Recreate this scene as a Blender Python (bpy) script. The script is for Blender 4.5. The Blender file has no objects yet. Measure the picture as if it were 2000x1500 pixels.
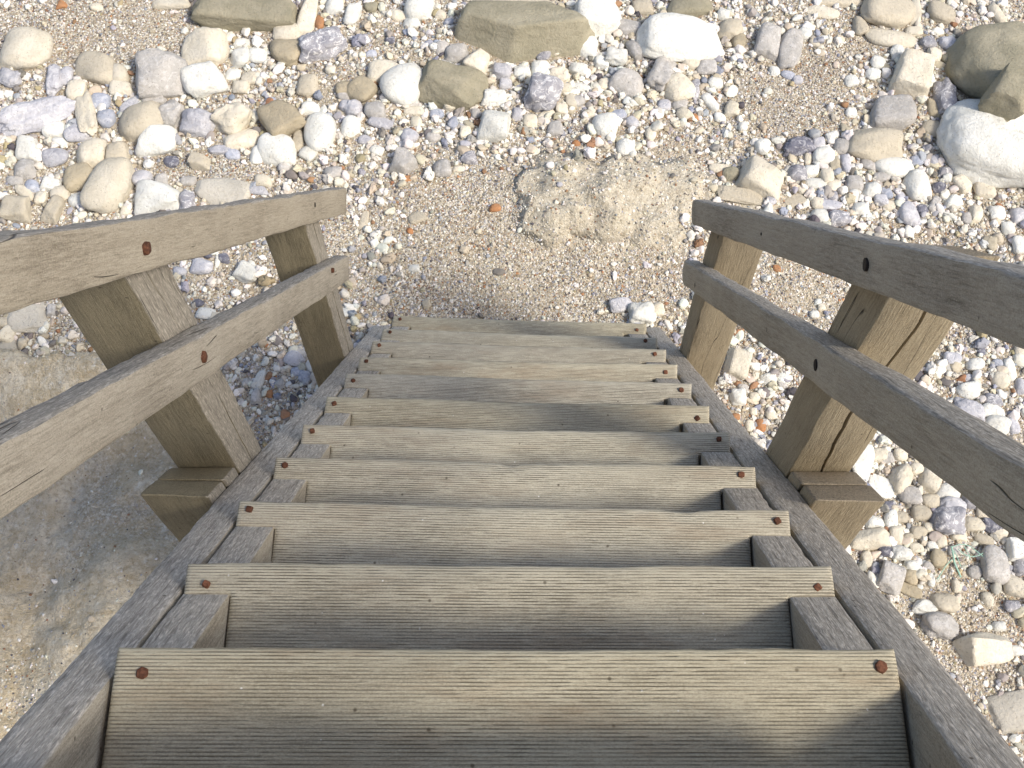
import bpy, bmesh, math, random
import numpy as np
from mathutils import Vector, Matrix, noise as mn
R = math.radians
rng = random.Random(11)
nrg = np.random.default_rng(5)
SC = bpy.context.scene
COL = SC.collection

# ---------------------------------------------------------------- camera
F = 2400.0                                   # focal length in photo pixels (photo 2000 wide)
CAM = Vector((0.0135, -0.31, 3.93))
down = Vector((10, -1100, F)).normalized()   # nadir in camera right/up/forward
slope = Vector((19, 434, F)).normalized()
xw = slope.cross(down); xw.normalize()       # world x in camera coords
if xw.x < 0: xw = -xw
zw = -down
yw = zw.cross(xw).normalized()
if yw.z < 0: yw = -yw
# rows: world axes in camera coords -> camera axes in world coords
RIGHT = Vector((xw.x, yw.x, zw.x)); UP = Vector((xw.y, yw.y, zw.y)); FWD = Vector((xw.z, yw.z, zw.z))
cd = bpy.data.cameras.new('camera'); cam = bpy.data.objects.new('camera', cd); COL.objects.link(cam)
cd.sensor_width = 36.0; cd.lens = 36.0 * F / 2000.0; cd.clip_end = 500; cd.clip_start = 0.02
M = Matrix((RIGHT, UP, -FWD)).transposed().to_4x4(); M.translation = CAM
cam.matrix_world = M
SC.camera = cam
def ray(px, py):
    return FWD + RIGHT * ((px - 1000) / F) - UP * ((py - 750) / F)
def hit(px, py, n, d):                       # plane n.p = d
    r = ray(px, py); return CAM + r * ((d - n.dot(CAM)) / n.dot(r))
def proj(p):
    q = p - CAM; z = q.dot(FWD); return 1000 + F * q.dot(RIGHT) / z, 750 - F * q.dot(UP) / z, z

# ---------------------------------------------------------------- light
SUN_EL, SUN_AZ = R(50), R(119)                # azimuth clockwise from +y
to_sun = Vector((math.sin(SUN_AZ) * math.cos(SUN_EL), math.cos(SUN_AZ) * math.cos(SUN_EL), math.sin(SUN_EL)))
ld = bpy.data.lights.new('sun', 'SUN'); ld.energy = 2.75; ld.angle = R(10); ld.color = (1.0, 0.94, 0.83)
lo = bpy.data.objects.new('sun', ld); COL.objects.link(lo); lo.rotation_euler = to_sun.to_track_quat('Z', 'Y').to_euler()
w = bpy.data.worlds.new('World'); SC.world = w; w.use_nodes = True
nt = w.node_tree; sky = nt.nodes.new('ShaderNodeTexSky'); sky.sky_type = 'NISHITA'; sky.sun_disc = False
sky.sun_elevation = SUN_EL; sky.sun_rotation = SUN_AZ; sky.dust_density = 3.0; sky.air_density = 1.0
nt.links.new(sky.outputs[0], nt.nodes['Background'].inputs[0]); nt.nodes['Background'].inputs[1].default_value = 0.15
SC.view_settings.view_transform = 'Standard'; SC.view_settings.look = 'None'; SC.view_settings.gamma = 1
SC.view_settings.exposure = 0.42
SC.cycles.max_bounces = 6

# ---------------------------------------------------------------- shader helpers
class NT:
    def __init__(s, name):
        s.m = bpy.data.materials.new(name); s.m.use_nodes = True; s.t = s.m.node_tree
        s.b = s.t.nodes['Principled BSDF']; s.b.inputs['Roughness'].default_value = 0.85
        s.b.inputs['Specular IOR Level'].default_value = 0.25
    def n(s, typ, **kw):
        o = s.t.nodes.new('ShaderNode' + typ)
        for k, v in kw.items():
            if k.startswith('_'): setattr(o, k[1:], v)
            else: s.put(o.inputs[k.replace('__', ' ')], v)
        return o
    def put(s, sock, v):
        if isinstance(v, bpy.types.NodeSocket): s.t.links.new(v, sock)
        elif isinstance(v, bpy.types.Node): s.t.links.new(v.outputs[0], sock)
        else: sock.default_value = v
    def math(s, op, a, b=0.5, c=None):
        o = s.t.nodes.new('ShaderNodeMath'); o.operation = op; s.put(o.inputs[0], a); s.put(o.inputs[1], b)
        if c is not None: s.put(o.inputs[2], c)
        return o.outputs[0]
    def noise(s, vec, scale, detail=4, rough=0.55, dist=0.0):
        o = s.n('TexNoise', Vector=vec, Scale=scale, Detail=detail, Roughness=rough, Distortion=dist)
        return o.outputs['Fac']
    def mapr(s, v, a, b, c=0.0, d=1.0):
        o = s.t.nodes.new('ShaderNodeMapRange'); s.put(o.inputs[0], v)
        for i, x in enumerate((a, b, c, d)): s.put(o.inputs[i + 1], x)
        return o.outputs[0]
    def mix(s, f, a, b, mode='MIX'):
        o = s.t.nodes.new('ShaderNodeMix'); o.data_type = 'RGBA'; o.blend_type = mode
        s.put(o.inputs[0], f); s.put(o.inputs[6], a); s.put(o.inputs[7], b); return o.outputs[2]
    def scale(s, vec, sc, off=None):
        o = s.t.nodes.new('ShaderNodeVectorMath'); o.operation = 'MULTIPLY_ADD'
        s.put(o.inputs[0], vec); o.inputs[1].default_value = sc
        if off is not None: s.put(o.inputs[2], off)
        return o.outputs[0]
    def bump(s, h, dist, strength=1.0, normal=None):
        o = s.n('Bump', Height=h, Distance=dist, Strength=strength)
        if normal is not None: s.put(o.inputs['Normal'], normal)
        return o.outputs[0]
    def obj(s):
        tc = s.n('TexCoord').outputs['Object']
        r = s.n('ObjectInfo').outputs['Random']
        cx = s.n('CombineXYZ', X=s.math('MULTIPLY', r, 37.0), Y=s.math('MULTIPLY', r, 11.0), Z=s.math('MULTIPLY', r, 5.0))
        return tc, r, cx.outputs[0]
def c4(r, g, b): return (r, g, b, 1)

def wood(name, base, dark, light, grooves=False, top=None, rough_scale=1.0, topmix=1.0, face='Z', cracks=0.0):
    """weathered timber; local X runs along the grain"""
    k = NT(name); tc, rnd, off = k.obj()
    v = k.scale(tc, (1, 1, 1), off)
    fine = k.noise(k.scale(v, (14, 420 * rough_scale, 420 * rough_scale)), 1.0, 5, 0.65)
    fib = k.noise(k.scale(v, (45, 900 * rough_scale, 900 * rough_scale)), 1.0, 4, 0.6, 0.4)
    band = k.noise(k.scale(v, (2.2, 38, 38)), 1.0, 4, 0.6, 0.6)
    blot = k.noise(v, 9.0, 5, 0.6)
    big = k.noise(v, 3.0, 3, 0.5)
    col = k.mix(k.mapr(band, 0.35, 0.68), c4(*dark), c4(*base))
    col = k.mix(k.mapr(fib, 0.42, 0.75, 0, 0.75), col, c4(*light))
    col = k.mix(k.mapr(fine, 0.30, 0.52, 0.75, 0.0), col, c4(dark[0]*0.45, dark[1]*0.43, dark[2]*0.4))
    col = k.mix(k.mapr(blot, 0.52, 0.78, 0, 0.45), col, c4(dark[0]*0.62, dark[1]*0.6, dark[2]*0.58))
    col = k.mix(k.mapr(big, 0.35, 0.7, 0.5, 0.0), col, c4(light[0], light[1]*0.99, light[2]*0.97))
    hgt = k.math('ADD', k.math('MULTIPLY', fine, 1.0), k.math('MULTIPLY', fib, 0.7))
    spk = k.noise(k.scale(v, (300, 520, 520)), 1.0, 3, 0.7)
    col = k.mix(k.mapr(spk, 0.50, 0.72, 0, 0.55), col, c4(light[0]*1.12, light[1]*1.12, light[2]*1.1))
    col = k.mix(k.mapr(spk, 0.46, 0.30, 0, 0.5), col, c4(dark[0]*0.6, dark[1]*0.58, dark[2]*0.56))
    if top is not None:                       # bleached upper faces; on the olive posts, a paler tone towards +x
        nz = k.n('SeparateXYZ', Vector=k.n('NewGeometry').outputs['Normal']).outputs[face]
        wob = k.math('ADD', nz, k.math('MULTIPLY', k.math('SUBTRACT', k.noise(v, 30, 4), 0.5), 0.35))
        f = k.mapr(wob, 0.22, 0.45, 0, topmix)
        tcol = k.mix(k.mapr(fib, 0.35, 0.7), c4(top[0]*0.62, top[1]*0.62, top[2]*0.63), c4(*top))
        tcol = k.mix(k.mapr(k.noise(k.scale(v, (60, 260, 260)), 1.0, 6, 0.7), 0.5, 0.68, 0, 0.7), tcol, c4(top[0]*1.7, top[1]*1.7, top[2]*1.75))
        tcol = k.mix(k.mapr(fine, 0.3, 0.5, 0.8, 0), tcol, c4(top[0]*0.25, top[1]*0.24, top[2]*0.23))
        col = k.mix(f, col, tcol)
    if cracks:
        cn = k.noise(k.scale(v, (0.9, 15, 15)), 1.0, 2, 0.5, 0.0)
        ck = k.math('MULTIPLY', k.mapr(k.math('ABSOLUTE', k.math('SUBTRACT', cn, 0.5)), 0.0, 0.005, 1, 0), k.mapr(k.noise(v, 4.0, 2), 0.60 - 0.1 * cracks, 0.64 - 0.1 * cracks))
        col = k.mix(ck, col, c4(0.03, 0.024, 0.018)); hgt = k.math('SUBTRACT', hgt, k.math('MULTIPLY', ck, 2.5))
    # specks and small knots
    vor = k.n('TexVoronoi', Vector=k.scale(v, (1, 1, 1)), Scale=38.0); vd = vor.outputs['Distance']; vc = vor.outputs['Color']
    vr = k.n('SeparateColor', Color=vc).outputs[0]
    spot = k.math('MULTIPLY', k.mapr(vd, 0.05, 0.12, 1, 0), k.mapr(vr, 0.72, 0.74))
    col = k.mix(k.math('MULTIPLY', spot, 0.75), col, c4(0.05, 0.035, 0.02))
    if grooves:
        sp = k.n('SeparateXYZ', Vector=tc)
        col = k.mix(k.math('MULTIPLY', k.mapr(sp.outputs['Y'], -.030, -.003), .45), col, c4(light[0]*1.1, light[1]*1.1, light[2]*1.06))
        w2 = k.n('TexVoronoi', Vector=v, Scale=75.0); wr = k.n('SeparateColor', Color=w2.outputs['Color']).outputs[0]
        col = k.mix(k.math('MULTIPLY', k.mapr(w2.outputs['Distance'], .06, .13, 1, 0), k.math('LESS_THAN', wr, .035)), col, c4(.8, .78, .72))
        stn = k.mapr(k.noise(k.scale(v, (4, 16, 16)), 1.0, 5, .65), .52, .72, 0, .55)
        col = k.mix(stn, col, c4(.30, .225, .15))
        wv = k.math('ADD', k.math('MULTIPLY', sp.outputs['Y'], 2 * math.pi / 0.0043),
                    k.math('MULTIPLY', k.noise(k.scale(v, (3, 24, 24)), 1.0, 3), 1.6))
        s_ = k.mapr(k.math('SINE', wv, 0), -1, 1)
        wear = k.mapr(k.noise(k.scale(v, (5, 14, 14)), 1.0, 5, 0.65), 0.30, 0.60, 0.25, 1.0)
        brk = k.mapr(k.noise(k.scale(v, (30, 260, 260)), 1.0, 3, 0.6), 0.40, 0.54, 0.25, 1.0)
        line = k.math('MULTIPLY', k.math('MULTIPLY', k.mapr(s_, 0.36, 0.12), wear), brk)
        col = k.mix(k.math('MULTIPLY', line, 0.85), col, c4(dark[0]*0.30, dark[1]*0.28, dark[2]*0.26))
        hgt = k.math('SUBTRACT', k.math('MULTIPLY', hgt, 0.6), k.math('MULTIPLY', line, 1.2))
    val = k.mapr(rnd, 0, 1, 0.88, 1.10)
    hsv = k.n('HueSaturation', Color=col, Value=val, Saturation=k.mapr(k.math('FRACT', k.math('MULTIPLY', rnd, 7.3)), 0, 1, .82, 1.12))
    k.put(k.b.inputs['Base Color'], hsv); k.b.inputs['Roughness'].default_value = 0.9
    k.put(k.b.inputs['Normal'], k.bump(hgt, 0.0016 if grooves else 0.0022, 0.8))
    return k.m

def simple(name, col, rough=0.8, metallic=0.0, nscale=300.0, amp=0.35, bump=0.0006):
    k = NT(name); tc, rnd, off = k.obj(); v = k.scale(tc, (1, 1, 1), off)
    n = k.noise(v, nscale, 4)
    c = k.mix(k.mapr(n, 0.3, 0.7), c4(*[x * (1 - amp) for x in col]), c4(*[min(1, x * (1 + amp)) for x in col]))
    k.put(k.b.inputs['Base Color'], k.n('HueSaturation', Color=c, Value=k.mapr(rnd, 0, 1, .55, 1.25))); k.b.inputs['Roughness'].default_value = rough; k.b.inputs['Metallic'].default_value = metallic
    k.put(k.b.inputs['Normal'], k.bump(n, bump, 0.8)); return k.m

def stone(name, base, mottle, vein=0.0, sand=0.35, pit=0.3, mscale=14.0):
    k = NT(name); tc, rnd, off = k.obj(); v = k.scale(tc, (1, 1, 1), off)
    n1 = k.noise(v, mscale, 6, 0.62, 0.3); n2 = k.noise(v, 90, 5, 0.6); n3 = k.noise(v, 420, 3, 0.6)
    col = k.mix(k.mapr(n1, 0.38, 0.68), c4(*base), c4(*mottle))
    col = k.mix(k.mapr(n2, 0.5, 0.72, 0, 0.35), col, c4(base[0]*0.62, base[1]*0.56, base[2]*0.46))
    if vein:
        w_ = k.noise(v, 34, 6, 0.7, 1.5)
        col = k.mix(k.mapr(w_, 0.52, 0.60, 0, vein), col, c4(0.78, 0.76, 0.74))
        col = k.mix(k.mapr(w_, 0.36, 0.30, 0, vein), col, c4(0.07, 0.065, 0.08))
    vo = k.n('TexVoronoi', Vector=v, Scale=120.0); vr = k.n('SeparateColor', Color=vo.outputs['Color']).outputs[0]
    pits = k.math('MULTIPLY', k.mapr(vo.outputs['Distance'], 0.1, 0.28, 1, 0), k.mapr(vr, 0.80, 0.83))
    col = k.mix(k.math('MULTIPLY', pits, 0.55), col, c4(0.11, 0.09, 0.07))
    hsv = k.n('HueSaturation', Color=col, Value=k.mapr(rnd, 0, 1, 0.86, 1.08))
    k.put(k.b.inputs['Base Color'], hsv)
    h = k.math('ADD', k.math('MULTIPLY', n2, 1.0), k.math('SUBTRACT', k.math('MULTIPLY', n3, 0.35), k.math('MULTIPLY', pits, pit)))
    k.put(k.b.inputs['Normal'], k.bump(h, 0.007, 0.8)); k.b.inputs['Roughness'].default_value = 0.92
    return k.m

MAT = {
 'tread': wood('tread_wood', (0.415, 0.374, 0.285), (0.325, 0.290, 0.217), (0.53, 0.486, 0.382), grooves=True),
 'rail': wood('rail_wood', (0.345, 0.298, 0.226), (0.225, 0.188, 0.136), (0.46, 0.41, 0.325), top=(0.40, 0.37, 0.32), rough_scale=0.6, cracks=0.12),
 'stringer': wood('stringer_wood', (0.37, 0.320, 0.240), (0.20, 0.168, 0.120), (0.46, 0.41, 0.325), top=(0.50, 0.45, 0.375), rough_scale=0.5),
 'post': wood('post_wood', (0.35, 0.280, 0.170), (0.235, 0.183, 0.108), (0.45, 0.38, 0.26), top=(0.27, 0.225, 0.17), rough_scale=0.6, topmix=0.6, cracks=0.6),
 'post_olive': wood('olive_post_wood', (0.205, 0.168, 0.092), (0.130, 0.106, 0.056), (0.27, 0.225, 0.135), top=(0.34, 0.30, 0.235), rough_scale=0.6, face='X', cracks=0.5),  # left posts: darker olive wood, paler and greyer on faces towards +x
 'rust': simple('rusted_iron', (0.115, 0.048, 0.027), 0.85, 0.0, 260, 0.5, 0.001),
 'dark': simple('dark_iron', (0.02, 0.015, 0.012), 0.8, 0.0, 260, 0.4, 0.001),
 'cord': simple('green_cord', (0.30, 0.47, 0.37), 0.5, 0, 500, 0.25, 0.0004),
}
STONE = {
 'white': stone('white_chalk', (0.79, 0.78, 0.72), (0.67, 0.655, 0.585)),
 'cream': stone('cream_chalk', (0.72, 0.66, 0.54), (0.62, 0.56, 0.44)),
 'beige': stone('beige_stone', (0.56, 0.50, 0.39), (0.47, 0.42, 0.33)),
 'tan': stone('tan_stone', (0.47, 0.40, 0.28), (0.38, 0.33, 0.24)),
 'olive': stone('olive_stone', (0.30, 0.275, 0.195), (0.41, 0.37, 0.27), mscale=9),
 'grey': stone('grey_stone', (0.42, 0.40, 0.37), (0.52, 0.49, 0.45), vein=0.3),
 'flint': stone('grey_flint', (0.28, 0.275, 0.30), (0.42, 0.41, 0.42), vein=0.8, mscale=24),
 'lavender': stone('lavender_flint', (0.44, 0.435, 0.465), (0.57, 0.56, 0.57), vein=0.4),
 'blue': stone('blue_flint', (0.33, 0.36, 0.43), (0.47, 0.48, 0.53), vein=0.3),
 'dark': stone('dark_flint', (0.13, 0.13, 0.16), (0.24, 0.24, 0.28), vein=0.4),
 'orange': stone('orange_flint', (0.46, 0.22, 0.10), (0.38, 0.22, 0.12)),
 'slab': stone('chalk_slab', (0.56, 0.52, 0.44), (0.44, 0.41, 0.35), mscale=7),
}

# ---------------------------------------------------------------- object helpers
def empty(name, loc=(0, 0, 0)):
    o = bpy.data.objects.new(name, None); COL.objects.link(o); o.location = loc; o.empty_display_size = 0.2; return o
def tag(o, label=None, cat=None, group=None, kind=None):
    for k_, v_ in (('label', label), ('category', cat), ('group', group), ('kind', kind)):
        if v_: o[k_] = v_
    return o
def finish(name, bm, mat, parent=None, mw=None, smooth=40):
    bmesh.ops.recalc_face_normals(bm, faces=bm.faces[:])
    me = bpy.data.meshes.new(name); bm.to_mesh(me); bm.free(); me.materials.append(mat)
    me.shade_smooth()
    if smooth: me.set_sharp_from_angle(angle=R(smooth))
    o = bpy.data.objects.new(name, me); COL.objects.link(o)
    if parent is not None: o.parent = parent
    if mw is not None: o.matrix_basis = (Matrix.Translation(-parent.location) @ mw) if parent is not None else mw
    return o

def board(name, origin, xdir, zdir, L, W, H, mat, parent, r=0.004, wob=0.0015, end0=0.0, end1=0.0, yend1=0.0,
          round1=0.0, seed=0, n=None, chips=0.0, split=()):
    """timber: local x 0..L along the grain, y -W/2..W/2, z 0..-H (top face at z=0).
    end0/end1: x shift per metre of local z at the two ends. round1: rounding of the far end in the x-z plane."""
    x = Vector(xdir).normalized(); z = Vector(zdir); z = (z - x * z.dot(x)).normalized(); y = z.cross(x)
    mw = Matrix((x, y, z)).transposed().to_4x4(); mw.translation = origin
    n = n or max(8, int(L / 0.025))
    prof = []
    def side(a, b, m):
        fid = 'tnbf'[side.k]; side.k += 1
        for i in range(m):
            t = i / m; q = (a[0] + (b[0] - a[0]) * t, a[1] + (b[1] - a[1]) * t)
            if i == m // 2 and fid in split:
                l = math.hypot(b[0] - a[0], b[1] - a[1]); d = ((b[0] - a[0]) / l, (b[1] - a[1]) / l); inn = (d[1], -d[0])
                prof.append((q[0] - d[0] * .001, q[1] - d[1] * .001, -1, d, inn)); prof.append((q[0], q[1], 1, d, inn)); prof.append((q[0] + d[0] * .001, q[1] + d[1] * .001, -2, d, inn))
            else: prof.append(q)
    side.k = 0
    hw = W / 2; s = r * 0.3
    side((-hw + r, 0), (hw - r, 0), 4); prof.append((hw - r, 0)); prof.append((hw - s, -s))
    side((hw, -r), (hw, -H + r), 4); prof.append((hw, -H + r)); prof.append((hw - s, -H + s))
    side((hw - r, -H), (-hw + r, -H), 4); prof.append((-hw + r, -H)); prof.append((-hw + s, -H + s))
    side((-hw, -H + r), (-hw, -r), 4); prof.append((-hw, -r)); prof.append((-hw + s, -s))
    bm = bmesh.new(); rings = []
    xs = [0, r * 0.3, r] + [r + (L - 2 * r) * i / n for i in range(1, n)] + [L - r, L - 0.3 * r, L]
    if round1:
        xs = xs[:-3]; xs = [q for q in xs if q < L - round1] + [L - round1 * (1 - math.sin(a * math.pi / 20)) for a in range(0, 11)]
    ins = {0: r, 1: r * 0.3, 2: 0}
    so = Vector((seed * 7.13 + 3.1, seed * 3.7, seed * 1.9))
    for i, xx in enumerate(xs):
        e = ins.get(i, 0.0)
        if not round1: e = max(e, ins.get(len(xs) - 1 - i, 0.0))
        zc = 1.0
        if round1 and xx > L - round1:
            q = (xx - (L - round1)) / round1
            zc = 1 - (round1 / (H / 2)) * (1 - math.sqrt(max(0.0, 1 - q * q)))
            zc = max(zc, 0.05)
        ring = []
        for pe in prof:
            py, pz = pe[0], pe[1]
            if len(pe) > 2:
                wv = .012 * mn.noise(Vector((xx * 2.5, seed * 4.1, 1))) + .003 * mn.noise(Vector((xx * 14, seed * 4.1, 5)))
                op = max(0.0, min(1.0, .55 + 1.6 * mn.noise(Vector((xx * 2.1, seed * 2.7, 9)))))
                py += pe[3][0] * wv; pz += pe[3][1] * wv
                if pe[2] == 1: py += pe[4][0] * .018 * op; pz += pe[4][1] * .018 * op
                else:
                    sgn = -1 if pe[2] == -1 else 1; py += pe[3][0] * .0022 * op * sgn; pz += pe[3][1] * .0022 * op * sgn
            yy = py * (1 - e / hw); zz = -H / 2 + (pz + H / 2) * (1 - e / (H / 2)) * zc
            t = xx / L
            xsft = (end0 * (1 - t) + end1 * t) * zz + yend1 * yy * max(0.0, t * 2 - 1)
            p = Vector((xx + xsft, yy, zz))
            nv = mn.noise_vector(Vector((xx * 7, yy * 9, zz * 9)) + so) * wob + mn.noise_vector(Vector((xx * 40, yy * 40, zz * 40)) + so) * wob * 0.35
            if chips:
                ed = min(abs(abs(py) - hw) + abs(pz), 0.03)
                if ed < 0.008:
                    c_ = max(0, mn.noise(Vector((xx * 60, seed * 3.3, py * 4))) - 0.15) * chips
                    p.z -= c_; p.y -= math.copysign(c_, py)
            p += Vector((nv.x * 0.5, nv.y, nv.z)); ring.append(bm.verts.new(p))
        rings.append(ring)
    m = len(prof)
    for a, b in zip(rings, rings[1:]):
        for j in range(m): bm.faces.new((a[j], a[(j + 1) % m], b[(j + 1) % m], b[j]))
    bm.faces.new(rings[0]); bm.faces.new(rings[-1][::-1])
    return finish(name, bm, mat, parent, mw, 42)

def bolt(origin, normal, rad, parent_obj, mat, sides=4, h=0.006, washer=False, twist=0.0):
    z = Vector(normal).normalized(); bm = bmesh.new()
    q = z.to_track_quat('Z', 'Y').to_matrix().to_4x4()
    prof = [(rad * 1.02, -0.012), (rad, 0.0), (rad * 0.97, h * 0.7), (rad * 0.8, h), (0.0001, h * 1.05)]
    rings = []
    for (rr, zz) in prof:
        ring = []
        for i in range(16):
            a = 2 * math.pi * i / 16
            k_ = 1.0
            if sides: 
                sa = (a % (2 * math.pi / sides)) - math.pi / sides
                k_ = min(1.12, 0.90 * 1 / math.cos(sa)) if sides == 4 else 0.93 / math.cos(sa)
            k_ *= 1 + 0.07 * mn.noise(Vector((origin[0] * 50 + math.cos(a), origin[1] * 50 + math.sin(a), zz * 90)))
            ring.append(bm.verts.new((rr * k_ * math.cos(a + twist), rr * k_ * math.sin(a + twist), zz)))
        rings.append(ring)
    for a, b in zip(rings, rings[1:]):
        for j in range(16): bm.faces.new((a[j], a[(j + 1) % 16], b[(j + 1) % 16], b[j]))
    bmesh.ops.remove_doubles(bm, verts=rings[-1], dist=0.0005)
    q.translation = Vector(origin)
    o = finish('bolt', bm, mat, None, None, 50)
    o.parent = parent_obj
    BOLTS.append((o, q, parent_obj))
    return o
BOLTS = []

# ---------------------------------------------------------------- the staircase
PHI = R(55.1)
VP = proj(CAM + Vector((0, math.cos(PHI), -math.sin(PHI))))
S = Vector((0, math.cos(PHI), -math.sin(PHI))); N = Vector((0, math.sin(PHI), math.cos(PHI)))
print('slope vp', VP, 'nadir', proj(CAM - Vector((0, 0, 1))))
V_N, V_S = 0.549, 0.585                      # depth of the nosing plane and of the stringer tops under the eye line
def on(t, v, x): return CAM + S * t - N * v + Vector((x - CAM.x, 0, 0))
def slope_hit(px, py, v): return hit(px, py, N, N.dot(CAM) - v)

stair = empty('wooden_staircase', (0, 1.9, 0))
tag(stair, 'steep weathered wooden stairs with grooved treads and handrails leading down to the beach', 'staircase')
bpy.context.view_layer.update()

# treads
dys = [3, 6, 18, 18, 16, 20, 20, 15, 17, 18, 15]
fx = [0, 0, 0, 0, 2, 1, -1, 1, 1, 3, -1]
lb = [(278, 1315), (403, 1142), (487, 993), (551, 909), (610, 842), (645, 788), (680, 743), (707, 703), (729, 674), (747, 646), (762, 620)]
dys.append(3); fx.append(0)
rb = [(1722, 1303), (1597, 1147), (1520, 1018), (1448, 927), (1404, 858), (1362, 817), (1331, 762), (1300, 727), (1279, 692), (1261, 665), (1248, 645)]
lb.append((110, 1570)); rb.append((1890, 1570))
def tread(k):
    global lb
    y = 316 + 1000 / (1.056 + 0.2195 * (k if k < 11 else -1.06)) + fx[k]
    full = k in (0, 11)
    yl, yr = y - dys[k] / 2, y + dys[k] / 2
    PL = slope_hit(1019 - 0.85 * (yl - 316), yl, V_N); PR = slope_hit(1019 + 0.785 * (yr - 316), yr, V_N)
    PL.x, PR.x = -0.4475 + rng.uniform(-.001, .001), 0.4475
    c = (PL + PR) / 2; x = (PR - PL).normalized(); z = Vector((0, 0, 1)); z = (z - x * z.dot(x)).normalized(); yv = z.cross(x)
    mw = Matrix((x, yv, z)).transposed().to_4x4(); mw.translation = c
    L = (PR - PL).length; h = L / 2
    D = 0.26 if full else 0.205
    notch = 9 if full else (V_S - V_N + 0.004) / math.sin(PHI) + rng.uniform(-.002, .003)
    xin = 0.3835
    xs = sorted(set([round(s * q, 5) for s in (-1, 1) for q in (h, h - .0015, h - .004, h - .009, xin + .009, xin + .004, xin + .0015, xin, xin - .003, xin - .009)] + [round(-xin + 2 * xin * i / 40, 5) for i in range(1, 40)]))
    ys = [0, -.0012, -.003, -.006, -.012, -.02, -.03] + ([-notch + .010, -notch + .004, -notch + .0012, -notch, -notch - .01] if not full else []) + [-D + i * 0.012 for i in range(int((D - (notch + .015 if not full else .035)) / .012), -1, -1)]
    ys = sorted(set(round(q, 5) for q in ys), reverse=True)
    bm = bmesh.new(); grid = {}
    so = Vector((k * 5.1, k * 2.3, 0)); nn = round(-notch, 5)
    def hgt(xx, yy):
        d = min(h - abs(xx), -yy)
        if not full and yy < nn + .02 and abs(xx) > xin - .001: d = min(d, yy - nn)
        if not full and yy < nn: d = min(-yy, xin - abs(xx))
        d = max(d, 0)
        e = -0.0035 * max(0, 1 - d / 0.0065) ** 2
        nose = -0.004 * max(0, 1 + yy / 0.028) ** 2
        dish = -0.0030 * math.exp(-((xx - .02 * math.sin(k * 3)) / 0.21) ** 2) * (1 - min(1, -yy / .2) * .3)
        return e + nose + dish + 0.0010 * mn.noise(Vector((xx * 6, yy * 18, 0)) + so) + 0.0005 * mn.noise(Vector((xx * 30, yy * 60, 3)) + so)
    for i, xx in enumerate(xs):
        for j, yy in enumerate(ys):
            wy = yy
            if yy > -.02:
                wy += (0.0022 * mn.noise(Vector((xx * 9, 1, 2)) + so) + 0.0012 * mn.noise(Vector((xx * 40, 5, 2)) + so)) - 0.002 * math.exp(-((xx - .05) / .2) ** 2)
                if k == 2: wy -= 0.006 * math.exp(-((xx - .28) / .035) ** 2)
                if k == 3: wy -= 0.007 * math.exp(-((xx + .005) / .014) ** 2)
            grid[i, j] = bm.verts.new((xx, wy, hgt(xx, yy)))
    for i in range(len(xs) - 1):
        for j in range(len(ys) - 1):
            if not full and ys[j] <= nn and (xs[i] < -xin - 1e-6 or xs[i + 1] > xin + 1e-6): continue
            bm.faces.new((grid[i, j], grid[i + 1, j], grid[i + 1, j + 1], grid[i, j + 1]))
    for v_ in [v_ for v_ in bm.verts if not v_.link_faces]: bm.verts.remove(v_)
    r_ = bmesh.ops.extrude_face_region(bm, geom=bm.faces[:])
    for v_ in r_['geom']:
        if isinstance(v_, bmesh.types.BMVert): v_.co.z = -0.042
    o = finish('tread', bm, MAT['tread'], stair, mw, 55)
    # bolts: hit the tread plane
    for (bx, by), sgn in ((lb[k], -1), (rb[k], 1)):
        p = hit(bx, by, z, z.dot(c)); loc = mw.inverted() @ p
        loc.x = sgn * min(max(abs(loc.x), .400), .428); loc.y = min(max(loc.y, -.036), -.016); loc.z = -0.0012 if k else -0.003
        bolt(mw @ loc, z + Vector((rng.uniform(-.15, .15), rng.uniform(-.15, .15), 0)), (0.0062 if k else 0.0075) * rng.uniform(.88, 1.1), o, MAT['rust'], 4 if k % 3 else 6, rng.uniform(.0035, .0085), twist=rng.uniform(0, 1.5))
    return o
for k in range(12): tread(k)

# stringers and their inner supports
t0 = 0.06
t_endL = slope_hit(750, 600, V_S); t_endR = slope_hit(1262, 622, V_S)
for sg, pe in ((-1, t_endL), (1, t_endR)):
    te = (pe - CAM).dot(S)
    board('stringer', on(t0, V_S, sg * 0.486), S, N, te - t0 + 0.12, 0.064, 0.26, MAT['stringer'], stair, r=0.005, wob=0.0022, end1=1.0, seed=20 + sg, chips=0.003)
    tb = (Vector((0, -0.02, 0)) - CAM).dot(S)
    ts = 0.55 + 0.30
    board('tread_support', on(1.365, V_S + 0.002, sg * 0.4175), S, N, te - 1.365 + 0.05, 0.064, 0.20, MAT['stringer'], stair, r=0.003, wob=0.0012, end1=1.0, seed=30 + sg, chips=0.003)

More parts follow.
